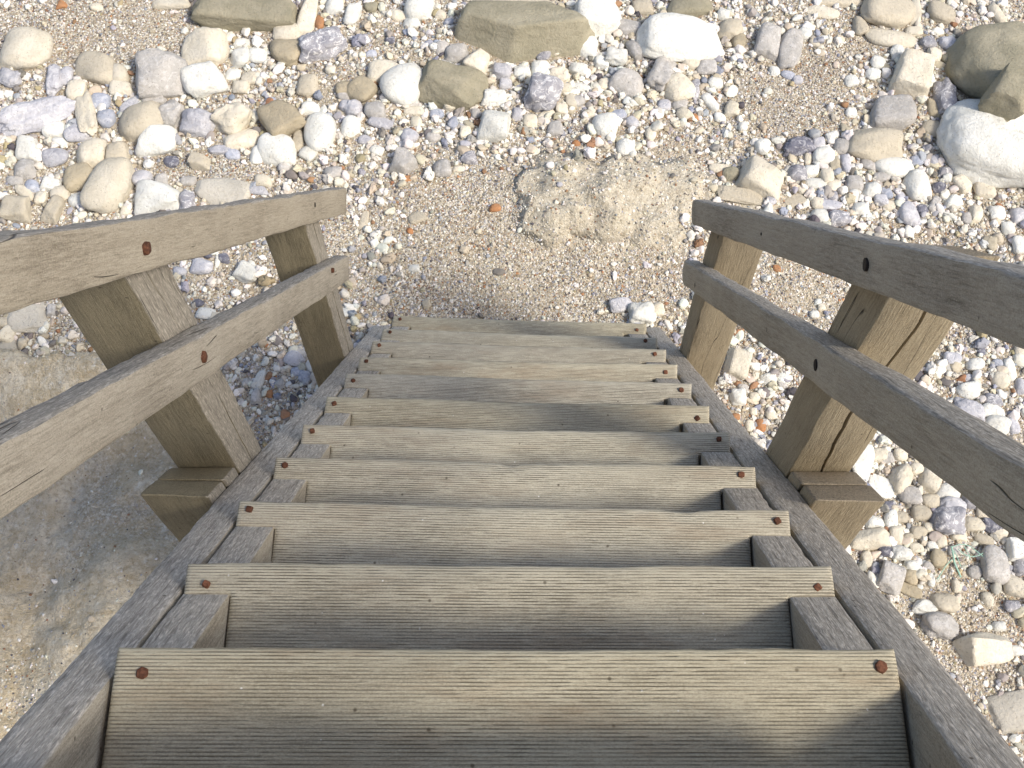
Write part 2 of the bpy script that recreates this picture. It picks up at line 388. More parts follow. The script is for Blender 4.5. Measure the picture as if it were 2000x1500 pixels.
# posts: (image depth of the near face) pairs, plus the pair beside the viewer
def post(sg, Z, vtop, seed):
    t = (Z - 0.179 * V_S) / 0.984
    y = on(t, V_S, 0).y
    x = sg * (0.519 + 0.0575)
    # top: height of the line v = vtop at this y
    P = CAM + Vector((0, y + .057 - CAM.y, 0)); top = CAM.z - (y + .057 - CAM.y) * math.tan(PHI) - vtop / math.cos(PHI)
    top = top
    zb = -0.25
    o = board('post', Vector((x, y + .0575, zb)), (0, 0, 1), (0, -1, 0) if False else (-sg, 0, 0), top - zb, 0.115, 0.115, MAT['post'], stair, r=0.004, wob=0.003, seed=seed, n=110, yend1=-sg * math.tan(PHI), split=(('f',) if Z < 3 else ()) if sg > 0 else ('t',))
    if sg < 0: o.data.materials[0] = MAT['post_olive']
    return o, y, x
POST = {}
for sg, Z, vt, sd in ((-1, 2.335, 0.105, 1), (1, 2.335, 0.116, 2), (-1, 3.72, 0.108, 3), (1, 3.73, 0.168, 4)):
    o, y, x = post(sg, Z, vt, sd); POST[sg, round(Z)] = (o, y)
    o.location.x += sg * -0.0575 * 1.0 + 0  # origin sits on the inner face
for sg in (-1, 1):
    y = POST[sg, 2][1]
    top = CAM.z - (y - .065 - CAM.y) * math.tan(PHI) - (V_S - .020) / math.cos(PHI)
    zb = -.25
    for j, (yc, wd, dz_) in enumerate(((-.0285, .052, .012), (-.086, .058, 0.0))):   # two pieces side by side
        tp = CAM.z - (y + yc - CAM.y) * math.tan(PHI) - (V_S - .020 - dz_ + (.012 if j == 0 else 0)) / math.cos(PHI)
        board('lower_post', Vector((sg * 0.519, y + yc - .002, zb)), (0, 0, 1), (-sg, 0, 0), tp - zb, wd, 0.122, MAT['post'] if sg > 0 else MAT['post_olive'], stair, r=0.005, wob=0.003, seed=40 + sg + 7 * j, n=60, yend1=-sg * math.tan(PHI))

# handrails
def rail(sg, vt, vb, tend, seed, rnd=0.0):
    H = vb - vt
    xo = sg * (0.474 + 0.0225)
    return board('handrail', on(-0.15, vt, xo), S, N, tend + 0.15, 0.045, H, MAT['rail'], stair, r=0.006, wob=0.003, round1=rnd, seed=seed, n=110, chips=0.003)
rails = {}
rails['lu'] = rail(-1, .074, .146, 3.45, 11)
rails['ll'] = rail(-1, .264, .336, 3.49, 12)
rails['ru'] = rail(1, .100, .168, 3.36, 13, 0.022)
rails['rl'] = rail(1, .274, .343, 3.51, 14, 0.024)
for key, px, py, m_, rad in (('lu', 283, 485, 'rust', .0085), ('lu', 615, 400, 'dark', .006), ('ll', 395, 697, 'rust', .0085), ('ll', 648, 528, 'rust', .0065),
                             ('ru', 1392, 438, 'dark', .007), ('ru', 1690, 517, 'dark', .0095), ('ru', 1487, 457, 'dark', .003), ('rl', 1358, 557, 'dark', .007), ('rl', 1593, 713, 'dark', .0095)):
    sg = -1 if key[0] == 'l' else 1
    p = hit(px, py, Vector((1, 0, 0)), sg * 0.474)
    bolt(p + Vector((-sg * (0.0005 if m_ == 'dark' else .0015), 0, 0)), (-sg, 0, 0), rad, rails[key], MAT[m_], 4 if m_ == 'rust' else 0, 0.001 if m_ == 'dark' else 0.005, twist=rng.uniform(0, 1))
bpy.context.view_layer.update()
for o, q, par in BOLTS:
    o.parent = par; o.matrix_parent_inverse = Matrix.Identity(4); o.matrix_basis = par.matrix_world.inverted() @ q

# ---------------------------------------------------------------- ground
def G(px, py, z=0.0):
    return hit(px, py, Vector((0, 0, 1)), z)
CHALK = [G(*p) for p in ((-400, 650), (0, 705), (60, 698), (120, 722), (215, 716), (290, 735), (360, 800), (400, 870), (520, 960), (700, 1500), (700, 2000), (-700, 2200))]
CH = np.array([(p.x, p.y) for p in CHALK])
def poly_sd(x, y, P):
    """signed distance to polygon, positive inside"""
    d = np.full(x.shape, 1e9); ins = np.zeros(x.shape, bool); n = len(P)
    for i in range(n):
        ax, ay = P[i]; bx, by = P[(i + 1) % n]; ex, ey = bx - ax, by - ay
        t = np.clip(((x - ax) * ex + (y - ay) * ey) / (ex * ex + ey * ey), 0, 1)
        d = np.minimum(d, np.hypot(x - ax - t * ex, y - ay - t * ey))
        c_ = ((ay > y) != (by > y)) & (x < (bx - ax) * (y - ay) / (by - ay + 1e-12) + ax); ins ^= c_
    return np.where(ins, d, -d)
def vnoise(x, y, s, seed=0):
    r_ = np.random.default_rng(seed + 77); T = r_.random((256, 256))
    X = x * s + 100.3; Y = y * s + 57.1; i = np.floor(X).astype(int); j = np.floor(Y).astype(int); u = X - i; v = Y - j
    u = u * u * (3 - 2 * u); v = v * v * (3 - 2 * v)
    a = T[i % 256, j % 256]; b = T[(i + 1) % 256, j % 256]; c_ = T[i % 256, (j + 1) % 256]; d = T[(i + 1) % 256, (j + 1) % 256]
    return (a * (1 - u) + b * u) * (1 - v) + (c_ * (1 - u) + d * u) * v - 0.5
LUMPS = [(1120, 400, .28, .16, .07), (1190, 410, .13, .20, .07), (1075, 430, .16, .13, .06), (1270, 400, .25, .16, .035), (1420, 385, .25, .1, .03)]
LM = [(G(a, b).x, G(a, b).y, c, d, e) for a, b, c, d, e in LUMPS]
PYR = [(G(a, b).x, G(a, b).y, c, e) for a, b, c, e in ((1180,400,.16,.12), (1070,432,.14,.09), (1105,365,.17,.085), (1225,365,.17,.085), (1200,440,.10,.10), (1125,425,.12,.10), (1275,425,.16,.045), (1310,370,.17,.04), (1050,370,.12,.035), (1440,380,.17,.03))]
def height(x, y):
    x = np.asarray(x, float); y = np.asarray(y, float)
    h = 0.055 * vnoise(x, y, 0.7) + 0.035 * vnoise(x, y, 2.1, 1) + 0.014 * vnoise(x, y, 6, 2) + 0.006 * vnoise(x, y, 17, 3)
    lum = np.zeros_like(h); fc = np.zeros_like(h)
    for i_, (lx, ly, rr_, hh_) in enumerate(PYR):
        a_ = i_ * 2.3 + .4; dx = x - lx; dy = y - ly; u = (dx * math.cos(a_) + dy * math.sin(a_)) / rr_; v = (-dx * math.sin(a_) + dy * math.cos(a_)) / (rr_ * .8)
        g_ = 1 - np.maximum(np.maximum(np.abs(u) * 1.0, np.abs(v)), .62 * (np.abs(u) * 1.1 + np.abs(v)) + .12 * vnoise(x, y, 12, 40 + i_))
        fc = np.maximum(fc, np.minimum(g_ * 2.2, .55 + g_ * .7) * hh_); lum = np.maximum(lum, np.clip(g_ * 2.2 + .15 + .9 * vnoise(x, y, 16, 71), 0, .95))
    h = h + np.maximum(fc, 0) * (.36 + .4 * vnoise(x, y, 13, 61)) + (fc > 0) * (.022 * np.abs(vnoise(x, y, 21, 62)) - .007) * np.clip(fc * 40, 0, 1)
    for (lx, ly, a, b, e) in LM:
        q = ((x - lx) / a) ** 2 + ((y - ly) / b) ** 2
        rk = np.abs(vnoise(x, y, 5.5, 8)) * 2
        h = h + np.exp(-q) * e * .25 * (0.6 + .8 * rk) + np.exp(-q) * .010 * vnoise(x, y, 14, 9); lum = np.maximum(lum, np.exp(-q * 1.3) * .6)
    sd = poly_sd(x, y, CH) + 0.10 * vnoise(x, y, 5, 4) + 0.04 * vnoise(x, y, 18, 5)
    k_ = np.clip(sd / 0.035, 0, 1); k_ = k_ * k_ * (3 - 2 * k_)
    led = 0.075 + 0.16 * np.abs(vnoise(x, y, 2.6, 21)) + 0.07 * np.abs(vnoise(x, y, 7.3, 22)) + 0.02 * np.abs(vnoise(x, y, 19, 23)) + 0.05 * np.round(3 * (vnoise(x, y, 1.6, 6) + 0.10 * vnoise(x, y, 9, 7)) + 0.5) / 3 + 0.02 * vnoise(x, y, 4, 11) + 0.022 * vnoise(x, y, 11, 12) + .010 * vnoise(x, y, 27, 13)
    h = h * (1 - 0.6 * k_) + k_ * led
    h = h + 0.25 * np.clip(-y - 0.2, 0, 6) ** 1.5     # the bank rises behind the head of the stairs
    height.lum = lum
    return h, k_
def hz(x, y): return float(height(np.array([x]), np.array([y]))[0][0])

def ground():
    gx = np.concatenate([[-60, -35, -20, -12, -8, -6, -5], np.arange(-4.2, 4.2, 0.015), [4.5, 5, 6, 8, 12, 20, 35, 60]])
    gy = np.concatenate([[-40, -25, -14, -8, -5, -3, -2], np.arange(-1.3, 5.2, 0.015), [5.6, 6.2, 7, 9, 13, 20, 35, 60]])
    X, Y = np.meshgrid(gx, gy, indexing='ij'); H, K = height(X, Y); LU = height.lum
    nx, ny = X.shape
    co = np.stack([X, Y, H], -1).reshape(-1, 3)
    i = np.arange(nx - 1)[:, None] * ny + np.arange(ny - 1)[None, :]
    q = np.stack([i, i + ny, i + ny + 1, i + 1], -1).reshape(-1, 4)
    me = bpy.data.meshes.new('beach_ground'); me.vertices.add(len(co)); me.vertices.foreach_set('co', co.ravel())
    me.loops.add(q.size); me.loops.foreach_set('vertex_index', q.ravel().astype(np.int32))
    me.polygons.add(len(q)); me.polygons.foreach_set('loop_start', np.arange(0, q.size, 4, dtype=np.int32)); me.update(calc_edges=True)
    a = me.attributes.new('chalk', 'FLOAT', 'POINT'); a.data.foreach_set('value', K.ravel().astype(np.float32))
    a = me.attributes.new('lump', 'FLOAT', 'POINT'); a.data.foreach_set('value', LU.ravel().astype(np.float32))
    me.shade_smooth()
    o = bpy.data.objects.new('beach_ground', me); COL.objects.link(o); tag(o, kind='structure')
    k = NT('beach_sand'); tc = k.n('TexCoord').outputs['Object']
    at = k.n('Attribute', _attribute_name='chalk').outputs['Fac']
    cols = []
    def grains(scale, thr):
        vo = k.n('TexVoronoi', Vector=tc, Scale=scale); sc = k.n('SeparateColor', Color=vo.outputs['Color'])
        ramp = k.n('ValToRGB', Fac=sc.outputs[0]); cr = ramp.color_ramp; cr.interpolation = 'CONSTANT'
        pts = [(0, (.30, .245, .17)), (.22, (.46, .40, .30)), (.42, (.24, .19, .13)), (.52, (.60, .55, .45)), (.68, (.33, .31, .30)), (.78, (.75, .72, .66)), (.88, (.16, .13, .11)), (.93, (.42, .22, .11)), (.96, (.33, .34, .40))]
        while len(cr.elements) < len(pts): cr.elements.new(0.5)
        for e, (p_, c_) in zip(cr.elements, pts): e.position = p_; e.color = c4(*c_)
        return ramp.outputs[0], vo.outputs['Distance'], sc.outputs[1]
    c1, d1, r1 = grains(170, 0); c2, d2, r2 = grains(75, 0)
    patch = k.noise(tc, 3.0, 5, 0.6)
    sandc = k.mix(k.mapr(k.noise(tc, 260, 3), 0.3, 0.7), c4(.33, .28, .20), c4(.52, .46, .355))
    sandc = k.mix(k.mapr(k.noise(tc, 2.2, 4, 0.6), 0.4, 0.66, 0, .5), sandc, c4(.29, .205, .13))
    col = k.mix(k.mapr(patch, 0.35, 0.62, 0.35, 0.85), sandc, c1)
    col = k.mix(k.math('MULTIPLY', k.math('LESS_THAN', r2, 0.38), k.math('LESS_THAN', d2, 0.42)), col, c2)
    # chalk rock
    chn = k.noise(tc, 6, 8, 0.68); ch2 = k.noise(tc, 38, 6, 0.65); 
    cc = k.mix(k.mapr(chn, 0.38, 0.64), c4(.66, .55, .37), c4(.84, .76, .60))
    cc = k.mix(k.mapr(ch2, 0.42, 0.66, 0, .5), cc, c4(.46, .375, .25))
    cc = k.mix(k.math('MULTIPLY', k.mapr(k.noise(tc, 150, 4), .55, .7), .5), cc, c4(.80, .76, .67))
    cc = k.mix(k.math('MULTIPLY', k.mapr(k.noise(tc, 1.9, 6, .7), .50, .66, 0, .55), k.mapr(patch, .3, .6, .5, 1)), cc, c1)
    cc = k.mix(k.mapr(k.noise(tc, 420, 3, .7), .52, .66, 0, .4), cc, c4(.36, .29, .19))
    cc = k.mix(k.mapr(k.noise(tc, 15, 7, .72, .6), .48, .66, 0, .55), cc, c4(.50, .40, .25))
    cc = k.mix(k.mapr(k.noise(tc, 70, 5, .7, .4), .50, .64, 0, .55), cc, c4(.34, .25, .14))
    cc = k.mix(k.mapr(k.noise(tc, 45, 5, .7), .56, .68, 0, .6), cc, c4(.88, .85, .76))
    crk = k.n('TexVoronoi', Vector=k.scale(tc, (1, 1, 1), k.scale(k.n('TexNoise', Vector=tc, Scale=4.0, Detail=6.0).outputs['Color'], (.35, .35, .35))), Scale=2.3, _feature='DISTANCE_TO_EDGE').outputs[0]
    crack = k.math('MULTIPLY', k.mapr(crk, 0.0, 0.005, 1, 0), k.mapr(k.noise(tc, 3.1, 3), .64, .68))
    lu = k.n('Attribute', _attribute_name='lump').outputs['Fac']
    col = k.mix(k.math('MULTIPLY', lu, k.mapr(k.noise(tc, 30, 5, .7), .3, .55, .45, 1)), col, k.mix(k.mapr(k.noise(tc, 60, 5, .7), .4, .65), c4(.60, .525, .39), c4(.78, .715, .58)))
    col = k.mix(at, col, cc)
    k.put(k.b.inputs['Base Color'], col); k.b.inputs['Roughness'].default_value = 0.95
    gh = k.math('ADD', k.math('MULTIPLY', k.mapr(d1, 0, .6, 1, 0), .35), k.math('MULTIPLY', k.mapr(d2, 0, .6, 1, 0), .5))
    chh = k.math('SUBTRACT', k.math('ADD', k.math('ADD', k.math('MULTIPLY', ch2, 2.4), k.math('MULTIPLY', k.noise(tc, 160, 4, .7), .9)), k.math('MULTIPLY', chn, 4.0)), 0.0)
    hh = k.n('Mix', _data_type='FLOAT'); k.put(hh.inputs[0], k.math('MAXIMUM', at, k.mapr(lu, .35, .8))); k.put(hh.inputs[2], gh); k.put(hh.inputs[3], chh)
    k.put(k.b.inputs['Normal'], k.bump(hh.outputs[0], 0.009, 1.0))
    me.materials.append(k.m)
    return o
ground()

# ---------------------------------------------------------------- stones
ICO = {}
def ico(sub):
    if sub not in ICO:
        bm = bmesh.new(); bmesh.ops.create_icosphere(bm, subdivisions=sub, radius=1)
        ICO[sub] = (np.array([v_.co for v_ in bm.verts]), np.array([[v_.index for v_ in f.verts] for f in bm.faces])); bm.free()
    return ICO[sub]
def stone_verts(sub, shape, seed, planes=None):
    D, Fc = ico(sub); r_ = np.random.default_rng(seed)
    p = {'r': 6.5, 'a': 26, 'f': 9, 's': 20, 'e': 3.2}[shape]
    n = {'r': 12, 'a': 9, 'f': 12, 's': 10, 'e': 14}[shape]
    ns = r_.normal(size=(n, 3)); ns /= np.linalg.norm(ns, axis=1)[:, None]
    ns = np.vstack([ns, [[1, .1, .1], [-1, 0, .2], [0, 1, .1], [0, -1, .15], [0, 0, 1], [0, 0, -1]]]); ns /= np.linalg.norm(ns, axis=1)[:, None]
    spread = {'r': .20, 'a': .30, 'f': .25, 's': .15, 'e': .05}[shape]
    ds = 1 - r_.random(len(ns)) * spread
    if planes is not None: ns = np.array([q[:3] for q in planes], float); l = np.linalg.norm(ns, axis=1); ns /= l[:, None]; ds = np.array([q[3] for q in planes]); p = 26
    q = np.clip(D @ ns.T / ds, 0, None); rr = (q ** p).sum(1) ** (-1 / p)
    P = D * rr[:, None]
    if planes is None:
        lo_, hi_ = P.min(0), P.max(0); P = (P - (lo_ + hi_) / 2) / ((hi_ - lo_) / 2)
    amp = {'r': .075, 'a': .075, 'f': .20, 's': .08, 'e': .04}[shape]
    out = np.empty_like(P); so = Vector((seed * 1.7, seed * .9, seed * .31))
    for i_, v_ in enumerate(P):
        vv = Vector(v_); 
        nz_ = mn.noise(vv * 1.6 + so) * amp + mn.noise(vv * 4.5 + so) * amp * .45 + (mn.noise(vv * 11 + so) * amp * .22)
        out[i_] = v_ * (1 + nz_)
    return out, Fc
def mesh_from(name, V, Fc, mat, ang=35):
    me = bpy.data.meshes.new(name); me.from_pydata(V.tolist(), [], Fc.tolist()); me.materials.append(mat); me.shade_smooth()
    if ang: me.set_sharp_from_angle(angle=R(ang))
    return me
STONES = []
def put_stone(px, py, w, h, rot, colour, shape, label=None, name=None, flat=0.6, bury=0.35, planes=None, lift=0.0):
    g = G(px, py); z0 = hz(g.x, g.y); g = G(px, py, z0)
    Z = proj(g)[2]; a = w / 2 * Z / F
    r_ = ray(px, py).normalized(); sa = abs(r_.z); ca = math.sqrt(1 - sa * sa)
    hp = h / 2 * Z / F
    c = flat * min(a, hp) * 1.05
    b = math.sqrt(max((hp / 1.0) ** 2 - (c * ca) ** 2, (0.5 * hp) ** 2)) / sa
    cz = c * (1 - 2 * bury)
    g = G(px, py, z0 + cz * .6 + lift)
    size = max(w, h)
    sub = 5 if size > 130 else (4 if size > 42 else 3)
    seed = int(px * 7 + py * 13)
    V, Fc = stone_verts(sub, shape, seed, planes)
    if label and 'hollows' in label:
        for (dx_, dy_, dz_, r0, dp) in ((.28, .22, .80, .34, .32), (.52, -.05, .70, .22, .24), (-.25, -.30, .85, .12, .08), (.12, .05, .95, .10, .10)):
            dd = np.linalg.norm(V - np.array([dx_, dy_, dz_]), axis=1); V = V - (V / np.linalg.norm(V, axis=1)[:, None]) * (dp * np.clip(1 - (dd / r0) ** 2, 0, 1) ** .7)[:, None]
    V = V * np.array([a, b, c])
    nm = name or ('boulder' if size > 110 else ('stone' if size > 45 else 'pebble'))
    me = mesh_from(nm, V, Fc, STONE[colour], 50)
    o = bpy.data.objects.new(nm, me); COL.objects.link(o)
    o.location = (g.x, g.y, z0 + cz + lift); o.rotation_euler = (R(rng.uniform(-5, 5)), R(rng.uniform(-5, 5)), R(-rot))
    STONES.append(dict(o=o, px=px, py=py, w=w, h=h, colour=colour, shape=shape, label=label, size=size, rot=rot))
    return o
# one row per stone seen: x, y, width, height (in a zoomed view), colour, shape, turn[, label]; views give the scale
WH, CR, BE, TA, OL, GR, FL, LA, BL, DK, OR, SL = 'white', 'cream', 'beige', 'tan', 'olive', 'grey', 'flint', 'lavender', 'blue', 'dark', 'orange', 'slab'
VIEW_A = (0, 0, 2.857, [
 (145,290,275,210,CR,'r',8,'rounded cream boulder with an orange stain, at the far left edge of the beach'),
 (545,385,250,140,BE,'r',14,'flat beige stone leaning against two small cream stones'),
 (665,420,110,100,CR,'r',0), (678,495,130,70,CR,'r',0),
 (905,430,300,235,GR,'a',-10,'large greyish angular boulder touching a bright white one'),
 (1140,285,250,185,CR,'a',-5,'squarish yellowish block standing above the bright white angular stone'),
 (1140,455,225,160,WH,'a',-20,'bright white angular stone below the squarish yellowish block'),
 (1390,75,580,190,OL,'a',6,'long olive and tan boulder at the top of the beach, left of centre'),
 (1720,90,100,190,CR,'r',10,'upright cream stone at the right end of the long olive and tan boulder'),
 (1275,140,180,60,FL,'f',-8), (1601,185,150,90,CR,'r',0), (1597,295,180,140,TA,'r',0,'rounded tan stone between a cream pebble and a jagged grey flint'),
 (1800,262,235,160,FL,'f',-8,'jagged blue-grey flint beside the rounded tan stone'),
 (1865,35,100,90,WH,'r',0), (1965,85,85,110,WH,'r',10), (1785,128,50,75,OR,'r',0), (1280,210,70,50,WH,'r',0), (1350,245,90,50,WH,'r',0),
 (1342,330,110,95,WH,'a',0), (1440,318,100,75,WH,'r',0), (1300,415,85,60,WH,'r',0), (1390,440,90,60,CR,'r',0), (1345,492,95,65,CR,'a',0),
 (200,655,400,150,LA,'f',-25,'long lavender flint lying on a slant at the left edge of the beach'),
 (300,450,85,150,LA,'f',-12), (368,425,75,90,LA,'r',0), (425,520,105,100,CR,'r',0), (478,640,100,220,CR,'f',-18,'knobbly yellowish stone, tall and narrow, right of the long lavender flint'),
 (560,570,105,80,BL,'r',0), (595,665,95,90,BL,'r',0), (722,590,115,55,LA,'r',-30), (785,690,240,190,BE,'r',-10,'rounded beige boulder half behind a white rounded stone'),
 (878,790,200,160,WH,'r',5,'white rounded stone with a small brown mark, in front of the rounded beige boulder'),
 (508,860,165,155,CR,'r',0,'round cream stone just left of a duller beige one'), (655,868,130,130,BE,'r',0), (440,992,165,130,TA,'r',-25),
 (600,1045,240,270,CR,'r',8,'tall cream boulder with dark specks, above the left handrail'), (568,930,60,50,WH,'a',0), (303,725,120,92,WH,'r',0), (155,830,105,118,WH,'r',0),
 (430,745,135,90,LA,'r',-22), (312,880,140,88,LA,'r',-8), (142,950,105,100,GR,'f',0), (285,1030,115,72,WH,'a',10), (140,1075,130,52,CR,'e',28), (228,1105,70,70,CR,'r',0),
 (300,1170,95,135,BE,'a',15), (335,1080,110,70,CR,'r',0), (435,1115,98,75,WH,'e',10), (100,1175,150,125,BE,'a',0), (880,1105,250,165,WH,'a',-4,'flat-topped white boulder tucked against the left handrail'),
 (790,1000,112,88,LA,'r',0), (958,905,88,58,DK,'r',0), (1120,905,120,78,BE,'a',10), (955,640,115,125,GR,'f',20), (1110,690,185,135,LA,'f',10,'grey-lavender flint with a brown crack across it'),
 (1300,665,165,160,CR,'f',35), (1345,780,190,95,CR,'r',-14,'flattish cream stone left of an oval white one'), (1545,842,215,145,WH,'r',12,'oval white stone between the flattish cream stone and the left handrail'), (1435,870,75,90,WH,'r',0),
 (1575,680,200,185,TA,'a',-30,'shaded tan boulder with a small white stone on its shoulder'), (1738,610,105,72,WH,'r',10), (1788,740,168,190,WH,'e',-8,'white egg-shaped stone right of the shaded tan boulder'),
 (1665,785,60,110,BE,'r',0), (1510,577,68,55,BL,'r',0), (1960,712,105,100,WH,'r',0), (1470,1010,95,60,CR,'r',0), (1440,1065,115,45,LA,'r',0), (1235,1068,300,125,SL,'s',12,'pale grey chalk slab partly hidden by the left handrail'),
 (1720,478,115,105,BE,'r',0), (1860,965,95,70,GR,'f',0), (60,440,115,85,LA,'f',10), (30,625,80,55,CR,'r',0), (85,1010,90,50,GR,'r',0), (1230,840,130,50,LA,'f',0), (1300,865,80,50,BL,'r',0), (1050,1010,90,45,GR,'r',0), (900,1010,80,60,GR,'a',0), (850,560,140,60,GR,'f',0), (960,20,200,60,CR,'r',0), (1560,20,60,50,GR,'r',0), (1920,500,90,70,TA,'r',0), (1940,590,90,60,LA,'r',0), (540,40,70,40,CR,'r',0), (345,30,60,40,OR,'f',0), (180,1040,80,60,BL,'r',0), (1040,1130,90,120,FL,'f',0), (1720,860,90,70,WH,'r',20), (700,1180,60,50,CR,'r',0), (1590,930,70,60,GR,'r',0)])
VIEW_B = (650, 0, 2.857, [
 (485,40,160,140,WH,'r',0,'pale white boulder cut off by the top edge, left of the grey-olive rock'), (120,62,110,150,WH,'r',5),
 (1045,185,700,320,OL,'P',0,'big grey-olive angular rock with a flat top and a shadowed underside'), (1000,12,440,70,BE,'s',0,'beige slab behind the big grey-olive angular rock'),
 (1475,110,270,200,WH,'a',-25,'bright white wedge-shaped rock against the right end of the big grey-olive rock'), (1410,262,138,110,WH,'r',15,'smooth white stone below the bright white wedge-shaped rock'), (1502,350,90,62,WH,'a',20),
 (802,350,135,130,CR,'a',20,'cream stone with a rounded point, below the left end of the big grey-olive rock'), (690,300,125,88,GR,'r',-5), (1650,160,155,80,GR,'r',0),
 (292,400,190,110,CR,'r',-12), (400,478,250,190,WH,'e',-38,'large smooth white stone leaning over a cream one, left of the grey-olive stone'), (660,500,385,195,OL,'a',10,'broad grey-olive stone with a yellowish front, half buried in shingle'),
 (905,555,142,80,WH,'a',4), (897,710,172,165,WH,'a',10,'bright white angular stone alone above the sandy patch'), (152,510,150,130,TA,'r',42,'oval tan stone lying on a slant'), (238,620,112,95,GR,'r',0), (100,712,130,98,WH,'r',5),
 (112,612,115,80,LA,'f',0), (452,622,115,50,CR,'r',8), (465,682,62,70,CR,'r',0), (268,690,140,55,LA,'r',18), (440,567,85,62,GR,'r',0),
 (1170,532,200,175,FL,'f',0,'pitted grey and white flint right of centre of the shingle'), (1645,467,175,130,GR,'r',25,'grey-cream rounded stone with a yellow seam'), (1838,412,110,175,GR,'f',22), (1925,495,160,130,CR,'r',-25),
 (1518,710,138,130,WH,'r',0,'rounded white stone standing clear at the edge of the sand'), (1635,830,108,98,WH,'f',0,'small bright white notched stone near the chalk outcrop'), (1775,745,60,80,CR,'r',0), (1240,722,92,80,GR,'r',0),
 (1590,645,92,55,BL,'r',-5), (1670,690,72,60,LA,'f',0), (1290,495,105,60,CR,'r',0), (402,912,150,115,GR,'a',15,'grey angular stone at the left edge of the sandy patch'), (762,885,92,60,FL,'f',0), (610,942,100,88,GR,'r',0), (1390,490,115,45,WH,'r',8), (1060,405,100,65,WH,'f',0),
 (1158,385,100,85,WH,'r',0), (965,467,70,60,LA,'r',0), (942,402,105,95,LA,'f',0), (1260,432,112,82,CR,'f',0), (1370,395,100,72,WH,'f',0), (1580,322,120,95,WH,'f',10), (1690,282,85,105,GR,'a',-20),
 (1180,295,75,95,FL,'r',20), (1240,275,50,72,CR,'r',0), (600,375,85,60,GR,'r',0), (440,130,95,55,WH,'r',0), (370,87,95,55,CR,'r',0), (210,42,75,60,OL,'r',0), (600,82,62,48,CR,'r',0), (415,182,50,32,BL,'r',0), (1730,42,110,80,BE,'r',0),
 (905,1160,65,42,OR,'r',0,'small orange stone lying in the sand left of the chalk outcrop'), (470,1212,100,58,BE,'s',-20), (245,840,82,48,WH,'r',28), (430,760,92,78,LA,'f',0), (650,122,62,40,BL,'r',0), (415,998,55,30,OR,'r',0), (175,1220,50,100,BE,'s',5), (1358,805,50,40,OR,'r',0),

 (580,640,80,50,BL,'r',0), (655,580,70,80,CR,'f',0), (1430,640,60,50,CR,'r',0), (1100,680,80,70,CR,'r',0), (1190,640,100,40,CR,'e',-30), (1030,640,60,70,LA,'r',0), (740,740,60,60,CR,'r',0), (670,690,60,70,BL,'f',0), (800,640,60,50,GR,'r',0), (60,530,70,60,GR,'r',0), (820,180,0,0,0,0,0),
 (1130,455,80,50,CR,'r',0), (1330,560,60,80,CR,'r',0), (1280,610,70,60,CR,'r',0), (1370,570,70,60,GR,'r',0), (1520,475,80,60,CR,'r',0), (730,690,60,50,LA,'r',0), (180,780,80,50,LA,'r',0), (560,770,80,50,GR,'r',0), (320,225,50,40,DK,'r',0), (120,310,60,40,CR,'r',0), (215,300,60,35,BL,'r',0), (1850,590,70,60,LA,'r',0), (1935,590,80,60,GR,'r',0), (1960,640,80,70,CR,'r',-30), (700,945,70,35,CR,'r',0), (1320,1270,0,0,0,0,0), (430,1290,40,30,OR,'r',0), (610,270,70,60,GR,'r',0), (1270,150,0,0,0,0,0)])
